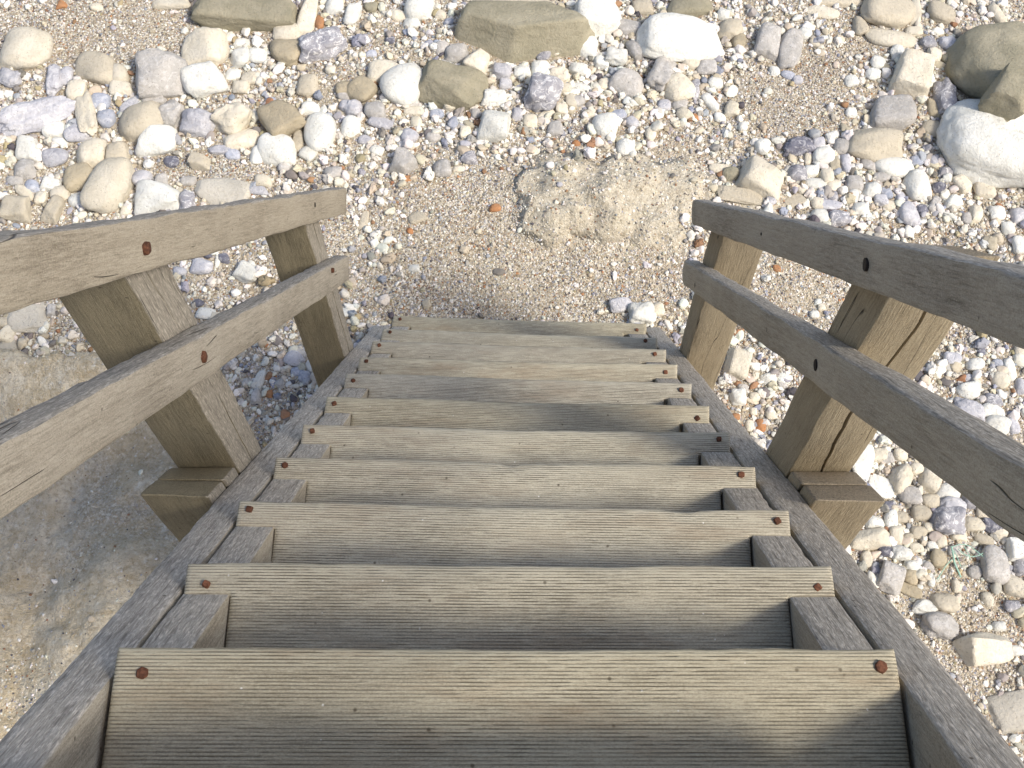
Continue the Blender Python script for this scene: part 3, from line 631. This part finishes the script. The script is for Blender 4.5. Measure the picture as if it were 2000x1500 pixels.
VIEW_C = (1300, 0, 2.857, [
 (140,45,240,115,OL,'r',0,'olive-brown boulder at the top, above the large smooth white boulder'), (75,222,440,235,WH,'r',6,'large smooth white boulder below the olive-brown one'), (325,82,72,58,WH,'r',10), (362,165,132,98,BE,'r',0),
 (570,242,140,158,GR,'a',15,'grey and white faceted stone, left of a pair of leaning stones'), (692,272,122,200,GR,'r',12,'tall light grey stone right of the grey and white faceted one'), (780,190,68,58,WH,'r',0), (875,72,175,58,CR,'e',18,'long thin cream stone at the top right of centre'), (970,12,250,50,BE,'r',0),
 (1245,62,290,165,BE,'r',4,'beige boulder at the top of the beach, above the bar-shaped cream stone'), (1395,65,60,140,CR,'r',10), (1540,75,150,98,BE,'r',18), (1260,218,275,85,CR,'e',10,'bar-shaped cream stone below the beige boulder'), (1385,180,92,48,CR,'r',15),
 (1575,246,98,70,LA,'f',0), (1465,245,80,70,FL,'f',0), (1295,300,75,72,WH,'f',0), (1190,350,88,60,WH,'r',0), (1368,437,215,205,CR,'a',20,'cream-white boulder with a flattened face, left of the huge olive boulder'), (1555,552,118,165,FL,'f',8,'speckled grey flint touching the huge olive boulder'),
 (1880,385,540,440,OL,'r',-25,'huge smooth olive-grey boulder at the right edge'), (1920,520,220,200,OL,'a',30,'sharp-edged olive rock leaning against the huge smooth olive boulder'), (1850,812,600,400,WH,'Q',12,'huge white boulder with hollows in it, below the olive boulders at the right edge'),
 (1255,642,245,165,GR,'r',0,'half-buried greyish stone in the brown grit, right part'), (1505,727,155,80,BE,'e',22), (1488,600,55,88,TA,'r',0), (1170,820,305,165,BE,'a',14,'blunt beige rock above the oval white stone'), (1275,937,215,105,WH,'e',-2,'oval white stone below the blunt beige rock'),
 (1400,1042,148,145,WH,'r',0,'round bright white stone right of the oval white one'), (885,880,122,95,WH,'r',8), (535,1000,245,185,CR,'a',25,'cream-white wedge-shaped stone just above the right handrail'), (840,1027,118,52,WH,'e',2), (815,957,78,62,WH,'r',0), (990,1068,60,50,WH,'r',0), (860,1207,95,75,WH,'r',5),
 (1360,1200,112,118,LA,'r',0), (740,820,165,85,DK,'f',-8), (730,970,105,90,FL,'r',0), (540,825,82,78,WH,'f',0), (985,820,92,82,GR,'r',0), (900,985,72,88,CR,'r',0), (940,1040,92,58,CR,'r',-28), (1055,1030,92,80,GR,'r',0), (1003,915,58,92,LA,'f',0), (905,1145,145,58,LA,'e',5), (970,1218,115,80,FL,'f',0),
 (1090,1167,92,70,WH,'f',0), (1150,1060,90,90,WH,'f',0), (1600,1130,92,70,WH,'a',0), (1650,1032,80,92,CR,'a',-25), (1780,1062,112,88,CR,'r',0), (1965,1205,72,80,LA,'r',0), (1850,1195,82,70,WH,'f',0), (1910,1275,72,70,WH,'r',0), (1975,1370,80,90,WH,'r',0), (300,945,112,48,CR,'r',4), (360,975,88,72,OL,'r',0),
 (1035,452,72,60,WH,'r',-10), (1155,420,82,58,WH,'f',0), (680,420,72,42,BL,'r',15), (735,450,62,42,LA,'r',0), (605,400,62,50,WH,'r',0), (275,465,82,58,WH,'r',10), (165,500,52,98,FL,'r',5), (90,585,82,58,GR,'r',0), (120,640,58,92,CR,'r',22), (225,380,112,82,GR,'r',10), (145,352,115,68,CR,'r',-5),
 (1035,630,62,48,WH,'r',15), (830,240,58,48,CR,'r',0), (408,235,78,78,TA,'r',0), (1850,87,68,100,CR,'r',-20), (1750,180,82,38,WH,'r',0), (1640,325,50,40,BL,'r',0), (430,710,50,50,WH,'f',0), (172,655,42,38,OR,'r',0), (478,900,52,48,BL,'r',0), (590,1118,52,50,LA,'r',0), (250,575,55,100,WH,'r',-35), (368,612,80,78,CR,'f',0), (303,656,60,48,WH,'r',0),
 (1520,1050,72,62,DK,'f',0), (1308,1100,50,62,LA,'r',0), (60,470,170,120,CR,'r',-20), (1085,150,80,90,BE,'r',0), (1500,310,70,80,CR,'f',0), (1570,330,70,50,OL,'r',0), (1440,120,0,0,0,0,0), (1650,90,0,0,0,0,0), (930,760,80,40,WH,'a',-25), (850,800,70,60,LA,'r',0), (795,890,40,60,CR,'r',0), (880,930,0,0,0,0,0), (1130,920,90,50,GR,'r',20), (1210,990,100,50,GR,'r',0), (1230,1080,60,60,BL,'r',0), (1200,1120,70,60,LA,'f',0),
 (1250,1150,80,50,CR,'r',0), (1050,1090,50,60,WH,'r',0), (930,1095,60,50,FL,'r',0), (850,1140,70,60,CR,'r',0), (720,1120,120,60,BE,'s',-20), (760,1060,60,50,CR,'r',0), (1400,900,60,50,BL,'r',0), (1500,900,60,60,LA,'r',0), (1560,960,80,50,FL,'f',0), (1640,960,0,0,0,0,0), (1740,1000,0,0,0,0,0), (1600,1060,0,0,0,0,0), (1430,1170,60,50,DK,'f',0), (1120,1190,0,0,0,0,0), (1730,1190,70,90,CR,'a',0), (1680,1220,50,60,GR,'r',0), (1500,1140,50,80,GR,'a',30), (550,1150,0,0,0,0,0), (420,1090,230,70,BE,'s',10)])
VIEW_D = (0, 400, 2.857, [
 (1125,345,122,85,LA,'r',8,'lavender stone seen between the two left handrails, beside a post'), (1378,382,130,92,WH,'a',25,'white angular stone seen between the two left handrails'), (1005,372,75,50,LA,'r',0), (155,632,215,140,SL,'s',-12,'pale angular slab peeking out below the upper left handrail'),
 (40,722,95,92,CR,'a',15,'cream block at the left edge below the upper left handrail'), (20,660,60,50,BE,'a',0), (40,800,110,80,SL,'s',0), (1150,612,110,62,WH,'r',10,'white stone showing just above the lower left handrail'), (1452,980,55,110,WH,'f',20), (1500,1055,42,45,OR,'r',0), (1430,1070,60,80,GR,'a',0),
 (1640,860,110,80,LA,'r',30), (1655,930,60,50,BL,'r',0), (1460,742,65,42,LA,'r',0), (1250,300,60,50,DK,'f',0), (1215,310,30,70,WH,'r',0), (1110,550,60,40,DK,'f',0), (1165,280,40,40,DK,'r',0), (270,830,0,0,0,0,0), (1700,960,70,60,BL,'r',0), (1680,830,70,50,GR,'r',20), (450,860,60,40,FL,'r',0), (350,760,60,40,CR,'a',0), (290,590,50,60,GR,'a',0), (1380,990,50,40,GR,'r',0), (1560,1000,50,50,GR,'r',0), (2310,355,60,40,WH,'r',0)])
VIEW_E = (1300, 380, 2.857, [
 (-250,620,115,72,LA,'r',-15,'lavender stone beyond the foot of the stairs, right of centre'), (-130,665,135,110,WH,'f',0,'knobbly white stone lying at the right foot of the stairs'), (-175,720,70,60,BL,'r',0), (-40,640,60,70,CR,'r',0),
 (830,668,52,42,WH,'r',0), (572,1030,95,62,WH,'a',-10), (395,955,130,145,CR,'a',20,'cream stone seen between the two right posts near the lower handrail'), (525,1290,65,62,OR,'r',0,'orange stone in the shingle close to the right stringer'), (408,1130,85,82,WH,'f',0), (1725,950,95,62,WH,'r',0), (1922,980,62,105,WH,'r',-5), (1865,1040,92,82,CR,'r',0),
 (1692,1100,118,80,WH,'r',-12,'white-grey stone just above the lower right handrail'), (1600,920,95,72,LA,'f',0), (1822,1150,95,72,FL,'f',0), (1820,1208,130,70,WH,'r',8), (1850,1285,135,100,WH,'r',25,'bright white stone resting against the lower right handrail'), (1695,1205,160,90,LA,'f',20,'lavender flint beside the bright white stone at the lower right handrail'), (1980,1070,60,80,LA,'r',0), (1940,1290,65,80,LA,'r',0), (1532,980,62,42,WH,'r',0), (1690,1025,62,42,LA,'r',0), (325,1040,60,40,WH,'r',0),
 (620,415,42,35,OR,'r',0), (470,1290,50,60,CR,'r',0), (1760,870,40,60,DK,'r',0), (1850,940,60,40,BL,'r',0), (1060,1400,0,0,0,0,0), (590,1230,60,50,CR,'r',0), (500,1130,60,50,CR,'r',0), (430,1080,60,40,GR,'r',0), (500,960,60,50,WH,'r',0), (650,1060,50,50,GR,'r',0), (520,1380,60,40,BL,'r',0), (390,1240,50,40,OR,'r',0), (490,1210,40,40,CR,'r',0), (1975,880,60,80,CR,'r',0), (870,630,40,40,CR,'r',0), (2230,830,0,0,0,0,0)])
VIEW_F = (1300, 850, 2.307, [
 (1485,582,125,150,GR,'r',8,'pale grey rounded boulder beside the green cord'), (1580,515,95,95,WH,'a',0), (1572,682,105,85,CR,'r',18), (1600,592,65,72,FL,'f',0), (1272,385,135,120,FL,'f',10,'dark grey flint lump near the lower right handrail'), (1288,322,125,75,LA,'f',0), (1100,275,95,75,GR,'r',0), (1062,195,100,130,CR,'f',30), (885,120,95,150,WH,'a',25,'bright white block partly behind the right lower post'),
 (970,235,130,85,WH,'s',25), (1190,205,100,90,CR,'r',20), (1270,255,100,75,WH,'r',10), (1195,300,85,62,BE,'r',0), (925,470,210,90,CR,'a',-8,'long cream-white stone beside the right stringer'), (1015,385,55,85,WH,'r',0), (940,392,82,60,WH,'a',0), (1040,450,65,82,CR,'r',0), (905,560,52,65,CR,'r',0), (1015,645,110,130,GR,'a',20,'pale stone with a flat face beside the right stringer, below the green cord'),
 (1415,965,270,170,CR,'W',0,'cream wedge-shaped rock with a shadowed left face'), (1235,850,150,110,GR,'f',10), (1578,970,62,42,WH,'r',0), (1165,775,110,60,WH,'f',0), (1590,1240,260,150,SL,'s',-12,'flat grey slab at the right edge beside the stringer'), (1195,650,35,60,WH,'r',0), (1312,682,42,50,CR,'r',0), (1255,755,115,80,BE,'r',0),
 (1150,352,85,62,BE,'r',0), (1385,400,95,62,CR,'r',0), (1470,412,90,62,DK,'f',0), (1232,560,72,80,TA,'r',0), (1100,640,65,62,TA,'r',0), (1100,700,125,50,TA,'s',20), (960,92,95,60,CR,'r',0), (1370,300,60,60,FL,'f',0), (1500,440,80,50,CR,'r',0), (1060,530,90,60,WH,'f',0), (1110,590,70,50,WH,'f',0), (990,520,60,50,DK,'r',0), (1140,440,70,50,BE,'r',0), (1190,420,60,50,CR,'r',0),
 (1320,450,70,50,CR,'r',0), (1430,470,90,50,BE,'r',20), (1590,430,60,50,WH,'f',0), (1390,620,60,50,GR,'r',0), (1560,770,70,50,FL,'f',0), (1450,740,50,60,CR,'r',-20), (1500,860,60,40,WH,'r',0), (1090,470,50,50,BE,'r',0), (1130,510,60,40,CR,'r',0), (1200,500,50,40,WH,'r',0), (1430,350,60,50,CR,'r',0), (1000,100,60,50,GR,'r',0), (1060,90,60,50,CR,'r',0), (1130,150,60,50,CR,'r',0), (1010,320,50,40,DK,'r',0), (1060,370,60,50,BE,'r',0), (1240,480,50,50,CR,'r',0), (1300,520,60,40,GR,'r',0), (1180,590,50,40,GR,'r',0)])
# facets (normal x, y, z, distance) of three rocks with a shape of their own
FACETS = {'P': [(0.05, 0.25, 1, .50), (-.85, -.85, .55, .52), (.42, -1, .50, .55), (1, -.35, .1, .93), (-1, .2, .15, .93), (0, 1, .1, .95), (-.1, -1, -.2, .98), (.9, .6, .2, .9), (0, 0, -1, .7), (-.55, -.4, .8, .66)],
          'W': [(-1, -.35, .35, .52), (.45, -.55, .75, .40), (.3, .8, .6, .62), (.2, -1, -.2, .75), (1, .1, -.2, .98), (-.4, .9, .2, .7), (0, 0, -1, .6)],
          'Q': None}
skip = []
for (x0, y0, sc, rows) in (VIEW_A, VIEW_B, VIEW_C, VIEW_D, VIEW_E, VIEW_F):
    for row in rows:
        x, y, w_, h_, colour, shape, rot = row[:7]
        if not w_: continue
        px, py = x0 + x / sc, y0 + y / sc
        if any(math.hypot(px - s_['px'], py - s_['py']) < 0.30 * min(s_['size'], max(w_, h_) / sc) for s_ in STONES): skip.append((px, py)); continue
        pl = FACETS.get(shape); sh = shape if shape in 'rafse' else ('r' if shape == 'Q' else 'a')
        fl = {'s': .28, 'e': .62, 'f': .75, 'a': .72, 'r': .66}[sh]
        if 1040 < px < 1290 and 350 < py < 470: fl = .45
        if shape == 'W': fl = 1.0
        if shape == 'P': fl = .95
        lf = .15 if len(row) > 7 and row[7].startswith('sharp-edged') else 0.0
        put_stone(px, py, w_ / sc * 1.09, h_ / sc * 1.12, rot, colour, sh, row[7] if len(row) > 7 else None, flat=fl, planes=pl, lift=lf, bury=.30 if shape == 'P' else .47 if fl == .45 else .33)
print('stones', len(STONES), 'merged', len(skip))

# labels that single each stone out: its own look, then the nearest landmark
LAND = [(s_['px'], s_['py'], s_['label'].split(',')[0]) for s_ in STONES if s_['label']]
LAND += [(668, 380, 'far end of the upper left handrail'), (1350, 410, 'far end of the upper right handrail'), (1000, 600, 'foot of the stairs'), (1150, 400, 'chalk outcrop in the sand'), (1870, 1085, 'green cord')]
CW = dict(white='white', cream='cream', beige='beige', tan='tan', olive='olive', grey='grey', flint='mottled grey', lavender='lavender-grey', blue='blue-grey', dark='dark grey', orange='orange', slab='pale chalky')
SW = dict(r='rounded', a='angular', f='knobbly', s='flat', e='oval')
def words_for(s_, skipn, far=False):
    sz = 'tiny' if s_['size'] < 19 else 'small' if s_['size'] < 27 else 'egg-sized' if s_['size'] < 38 else 'fist-sized' if s_['size'] < 58 else 'large'
    q = sorted(((math.hypot(s_['px'] - a, s_['py'] - b), a, b, t) for a, b, t in LAND), key=lambda e: e[0])[skipn]
    dx, dy = s_['px'] - q[1], s_['py'] - q[2]
    dr = ('right of' if dx > 0 else 'left of') if abs(dx) > 1.6 * abs(dy) else ('below' if dy > 0 else 'above') if abs(dy) > 1.6 * abs(dx) else ('below right of' if dy > 0 else 'above right of') if dx > 0 else ('below left of' if dy > 0 else 'above left of')
    t = ' '.join(q[3].split(' ')[:9])
    while t.split(' ')[-1] in ('in', 'of', 'the', 'a', 'an', 'with', 'and', 'just', 'below', 'above', 'at', 'on', 'left', 'right', 'its', 'small', 'between', 'against', 'bright', 'two', 'to', 'by', 'against'): t = t.rsplit(' ', 1)[0]
    kind = s_['o'].name.split('.')[0]
    return f"{sz} {CW[s_['colour']]} {SW[s_['shape']]} {kind} {dr} the {t}"
used = {s_['label'] for s_ in STONES if s_['label']}
for s_ in STONES:
    if not s_['label']:
        for sk in range(7):
            l_ = words_for(s_, sk)
            if l_ not in used and len(l_.split()) <= 16: break
        if len(l_.split()) > 16: l_ = words_for(s_, 0).replace(' the ', ' ', 1); print('LONG', l_)
        used.add(l_); s_['label'] = l_
    k_ = s_['o'].name.split('.')[0]
    tag(s_['o'], s_['label'], k_, {'boulder': 'boulders on the beach', 'stone': 'loose stones on the beach', 'pebble': 'larger pebbles on the beach'}[k_])

# green cord
def cord():
    bm = bmesh.new(); objs = []
    strands = [[(1288, 500), (1296, 540), (1302, 575), (1318, 612), (1330, 640)], [(1288, 505), (1330, 492), (1370, 500), (1400, 522), (1432, 548)], [(1318, 512), (1352, 540), (1400, 545), (1440, 525)], [(1290, 560), (1262, 590), (1240, 625), (1225, 650)], [(1300, 520), (1318, 560), (1330, 592)], [(1345, 500), (1365, 535), (1372, 560)]]
    for si, st in enumerate(strands):
        pts = []
        for (a, b) in st:
            p = G(1300 + a / 2.307, 850 + b / 2.307); z = hz(p.x, p.y) + .028; p = G(1300 + a / 2.307, 850 + b / 2.307, z); pts.append(p)
        path = []
        for i in range(len(pts) - 1):
            for j in range(8):
                t = j / 8; q0 = pts[max(i - 1, 0)]; q1 = pts[i]; q2 = pts[i + 1]; q3 = pts[min(i + 2, len(pts) - 1)]
                path.append(0.5 * ((2 * q1) + (q2 - q0) * t + (2 * q0 - 5 * q1 + 4 * q2 - q3) * t * t + (3 * q1 - q0 - 3 * q2 + q3) * t ** 3))
        path.append(pts[-1]); prev = None; rad = .0030 if si < 1 else .0014
        for i, p in enumerate(path):
            d = (path[min(i + 1, len(path) - 1)] - path[max(i - 1, 0)]).normalized(); u = d.orthogonal().normalized() if i == 0 else (u - d * u.dot(d)).normalized(); v = d.cross(u)
            rr = rad * (0.75 + .5 * abs(math.sin(i * 1.3)))
            ring = [bm.verts.new(p + (u * math.cos(a_) + v * math.sin(a_)) * rr) for a_ in [2 * math.pi * q_ / 7 for q_ in range(7)]]
            if prev:
                for j in range(7): bm.faces.new((prev[j], prev[(j + 1) % 7], ring[(j + 1) % 7], ring[j]))
            prev = ring
    return tag(finish('green_cord', bm, MAT['cord'], None, None, 0), 'frayed green cord tangled among the pebbles by the right stringer', 'cord')
cord()

# ---------------------------------------------------------------- shingle (uncountable small pebbles)
def shingle():
    n = 330000
    x = nrg.uniform(-2.6, 2.9, n); y = nrg.uniform(-.7, 4.2, n)
    H, K = height(x, y); LU = height.lum
    keep0 = (LU < .55) | (nrg.random(n) < .45)
    Q = np.stack([x, y, H], -1) - np.array(CAM)
    dz = Q @ np.array(FWD); px = 1000 + F * (Q @ np.array(RIGHT)) / dz; py = 750 - F * (Q @ np.array(UP)) / dz
    keep = keep0 & (px > -180) & (px < 2180) & (py > -150) & (py < 1750)
    # under the stairs nothing can be seen
    sx = (np.abs(px - 1019) < .80 * (py - 316)) & (py > 700)
    keep &= ~sx
    def el(cx, cy, a, b, p=2.0): return np.clip(1.25 - ((np.abs(px - cx) / a) ** p + (np.abs(py - cy) / b) ** p), 0, 1)
    nz = vnoise(px, py, 1 / 90., 31) + .6 * vnoise(px, py, 1 / 35., 32)
    coarse = np.full(n, .62)                               # how stony the place is
    for (cx, cy, a, b, s_) in ((1040, 560, 340, 110, 1), (1060, 420, 330, 110, 1), (640, 470, 60, 90, .6), (180, 60, 260, 75, .85), (1540, 190, 120, 120, .9), (1700, 60, 60, 60, .5), (1560, 560, 110, 110, .75), (1880, 1230, 140, 130, .75),
                              (760, 130, 90, 50, .5), (640, 170, 70, 60, .4), (420, 330, 140, 45, .8), (1330, 310, 60, 70, .8), (430, 520, 100, 80, .5), (1780, 640, 80, 60, .6), (70, 420, 60, 30, .5), (1850, 760, 120, 60, -.3), (1450, 900, 0.1, 0.1, 0), (80, 250, 150, 120, -.2), (1250, 130, 260, 130, -.35), (1700, 360, 300, 110, -.35), (1750, 950, 120, 200, -.3), (760, 240, 130, 80, -.2)):
        coarse -= .72 * s_ * el(cx, cy, a, b)
    coarse = np.clip(coarse + .30 * nz, 0, 1.1)
    coarse *= (1 - K)
    u = nrg.random(n)
    keep &= (K < .25) | (nrg.random(n) < .05 + .5 * np.clip(3 * vnoise(x, y, 2.2, 51) - .45, 0, 1) + .5 * el(40, 1370, 110, 110))
    # diameters: mostly grit, with a heavy tail where the beach is coarse
    tail = nrg.random(n)
    d = .0042 + .0045 * nrg.random(n) ** 2
    m1 = tail < (.025 + .52 * coarse ** 1.5); d = np.where(m1, .008 + .012 * nrg.random(n) ** 1.7, d)
    m2 = tail < (.0025 + .17 * coarse ** 2.0); d = np.where(m2, .016 + .020 * nrg.random(n) ** 1.6, d)
    m3 = tail < (.0003 + .030 * coarse ** 2.2); d = np.where(m3, .030 + .020 * nrg.random(n) ** 1.5, d)
    keep &= ~((~m1) & (u < .15))
    # keep small ones off the tops of the big stones
    for s_ in STONES:
        if s_['size'] > 26 and not (1040 < s_['px'] < 1290 and 350 < s_['py'] < 470):
            o = s_['o']; bb = np.array([v_ for c_ in o.bound_box for v_ in c_]).reshape(8, 3); a = bb[:, 0].max(); b = bb[:, 1].max()
            ca, sa = math.cos(o.rotation_euler.z), math.sin(o.rotation_euler.z); dx = x - o.location.x; dy = y - o.location.y
            q = ((dx * ca + dy * sa) / (a * .93)) ** 2 + ((-dx * sa + dy * ca) / (b * .93)) ** 2
            keep &= q > 1
    idx = np.nonzero(keep)[0]; x, y, H, d, m1, m2, m3, K, coarse = (v_[idx] for v_ in (x, y, H, d, m1, m2, m3, K, coarse)); n = len(idx)
    z = H + d * nrg.uniform(-.05, .30, n) + m2 * d * .08
    sx_ = nrg.uniform(.75, 1.35, n); sy_ = nrg.uniform(.7, 1.15, n); sz_ = nrg.uniform(.45, .85, n)
    scl = np.stack([d / 2 * sx_, d / 2 * sy_, d / 2 * sz_], -1).astype(np.float32)
    rot = np.stack([nrg.normal(0, .3, n), nrg.normal(0, .3, n), nrg.uniform(0, 6.28, n)], -1).astype(np.float32)
    pal = np.array([(.80, .77, .71), (.70, .66, .57), (.62, .55, .43), (.50, .44, .33), (.40, .37, .33), (.38, .38, .41), (.31, .33, .39), (.22, .20, .18), (.12, .11, .12), (.34, .20, .115), (.38, .20, .11), (.42, .36, .22)])
    wc = np.array([.36, .24, .12, .07, .075, .055, .025, .03, .015, .015, .004, .012]); wc2 = np.array([.17, .17, .14, .11, .08, .055, .03, .06, .08, .085, .010, .03])
    ci = np.where(m1 | (nrg.random(n) < .25), nrg.choice(12, n, p=wc / wc.sum()), nrg.choice(12, n, p=wc2 / wc2.sum()))
    colr = pal[ci] * nrg.uniform(.82, 1.12, (n, 1)) * nrg.uniform(.96, 1.04, (n, 3))
    print('shingle', n)
    me = bpy.data.meshes.new('shingle'); me.vertices.add(n); me.vertices.foreach_set('co', np.stack([x, y, z], -1).ravel().astype(np.float32))
    for nm, arr, ty in (('scl', scl, 'FLOAT_VECTOR'), ('rot', rot, 'FLOAT_VECTOR'), ('pcol', colr.astype(np.float32), 'FLOAT_VECTOR')):
        a_ = me.attributes.new(nm, ty, 'POINT'); a_.data.foreach_set('vector', arr.ravel())
    a_ = me.attributes.new('pick', 'INT', 'POINT'); a_.data.foreach_set('value', nrg.integers(0, 8, n).astype(np.int32))
    o = bpy.data.objects.new('shingle', me); COL.objects.link(o); tag(o, 'fine shingle of small white, cream and grey flint pebbles covering the beach', 'shingle', None, 'stuff')
    k = NT('pebble_mix'); at = k.n('Attribute', _attribute_name='pcol', _attribute_type='INSTANCER'); tc = k.n('TexCoord').outputs['Object']
    nz_ = k.noise(tc, 2.4, 4, .65); col = k.mix(k.mapr(nz_, .35, .7, 0, .4), at.outputs['Color'], c4(.45, .42, .38), 'MULTIPLY')
    k.put(k.b.inputs['Base Color'], col); k.b.inputs['Roughness'].default_value = .85
    g = bpy.data.node_groups.new('scatter_pebbles', 'GeometryNodeTree')
    g.interface.new_socket('Geometry', in_out='INPUT', socket_type='NodeSocketGeometry'); g.interface.new_socket('Geometry', in_out='OUTPUT', socket_type='NodeSocketGeometry')
    gi = g.nodes.new('NodeGroupInput'); go = g.nodes.new('NodeGroupOutput'); L_ = g.links.new
    join = g.nodes.new('GeometryNodeGeometryToInstance')
    for i in range(8):
        ic = g.nodes.new('GeometryNodeMeshIcoSphere'); ic.inputs['Radius'].default_value = 1; ic.inputs['Subdivisions'].default_value = 3
        sp = g.nodes.new('GeometryNodeSetPosition'); no = g.nodes.new('ShaderNodeTexNoise'); no.noise_dimensions = '4D'; no.inputs['W'].default_value = i * 3.7; no.inputs['Scale'].default_value = .75 if i < 5 else 1.3; no.inputs['Detail'].default_value = 2
        sub = g.nodes.new('ShaderNodeVectorMath'); sub.operation = 'SUBTRACT'; sub.inputs[1].default_value = (.5, .5, .5)
        mu = g.nodes.new('ShaderNodeVectorMath'); mu.operation = 'SCALE'; mu.inputs['Scale'].default_value = 1.5 if i < 5 else 1.9
        L_(no.outputs['Color'], sub.inputs[0]); L_(sub.outputs[0], mu.inputs[0]); L_(mu.outputs[0], sp.inputs['Offset']); L_(ic.outputs['Mesh'], sp.inputs['Geometry'])
        ss = g.nodes.new('GeometryNodeSetShadeSmooth'); L_(sp.outputs[0], ss.inputs['Geometry'])
        sm = g.nodes.new('GeometryNodeSetMaterial'); sm.inputs['Material'].default_value = k.m; L_(ss.outputs[0], sm.inputs['Geometry']); L_(sm.outputs[0], join.inputs[0])
    def attr(nm, ty):
        a_ = g.nodes.new('GeometryNodeInputNamedAttribute'); a_.data_type = ty; a_.inputs['Name'].default_value = nm; return a_.outputs['Attribute']
    iop = g.nodes.new('GeometryNodeInstanceOnPoints'); iop.inputs['Pick Instance'].default_value = True
    e2r = g.nodes.new('FunctionNodeEulerToRotation'); L_(attr('rot', 'FLOAT_VECTOR'), e2r.inputs[0])
    L_(gi.outputs[0], iop.inputs['Points']); L_(join.outputs[0], iop.inputs['Instance']); L_(attr('pick', 'INT'), iop.inputs['Instance Index']); L_(e2r.outputs[0], iop.inputs['Rotation']); L_(attr('scl', 'FLOAT_VECTOR'), iop.inputs['Scale'])
    L_(iop.outputs[0], go.inputs[0])
    md = o.modifiers.new('scatter', 'NODES'); md.node_group = g
    return o
shingle()
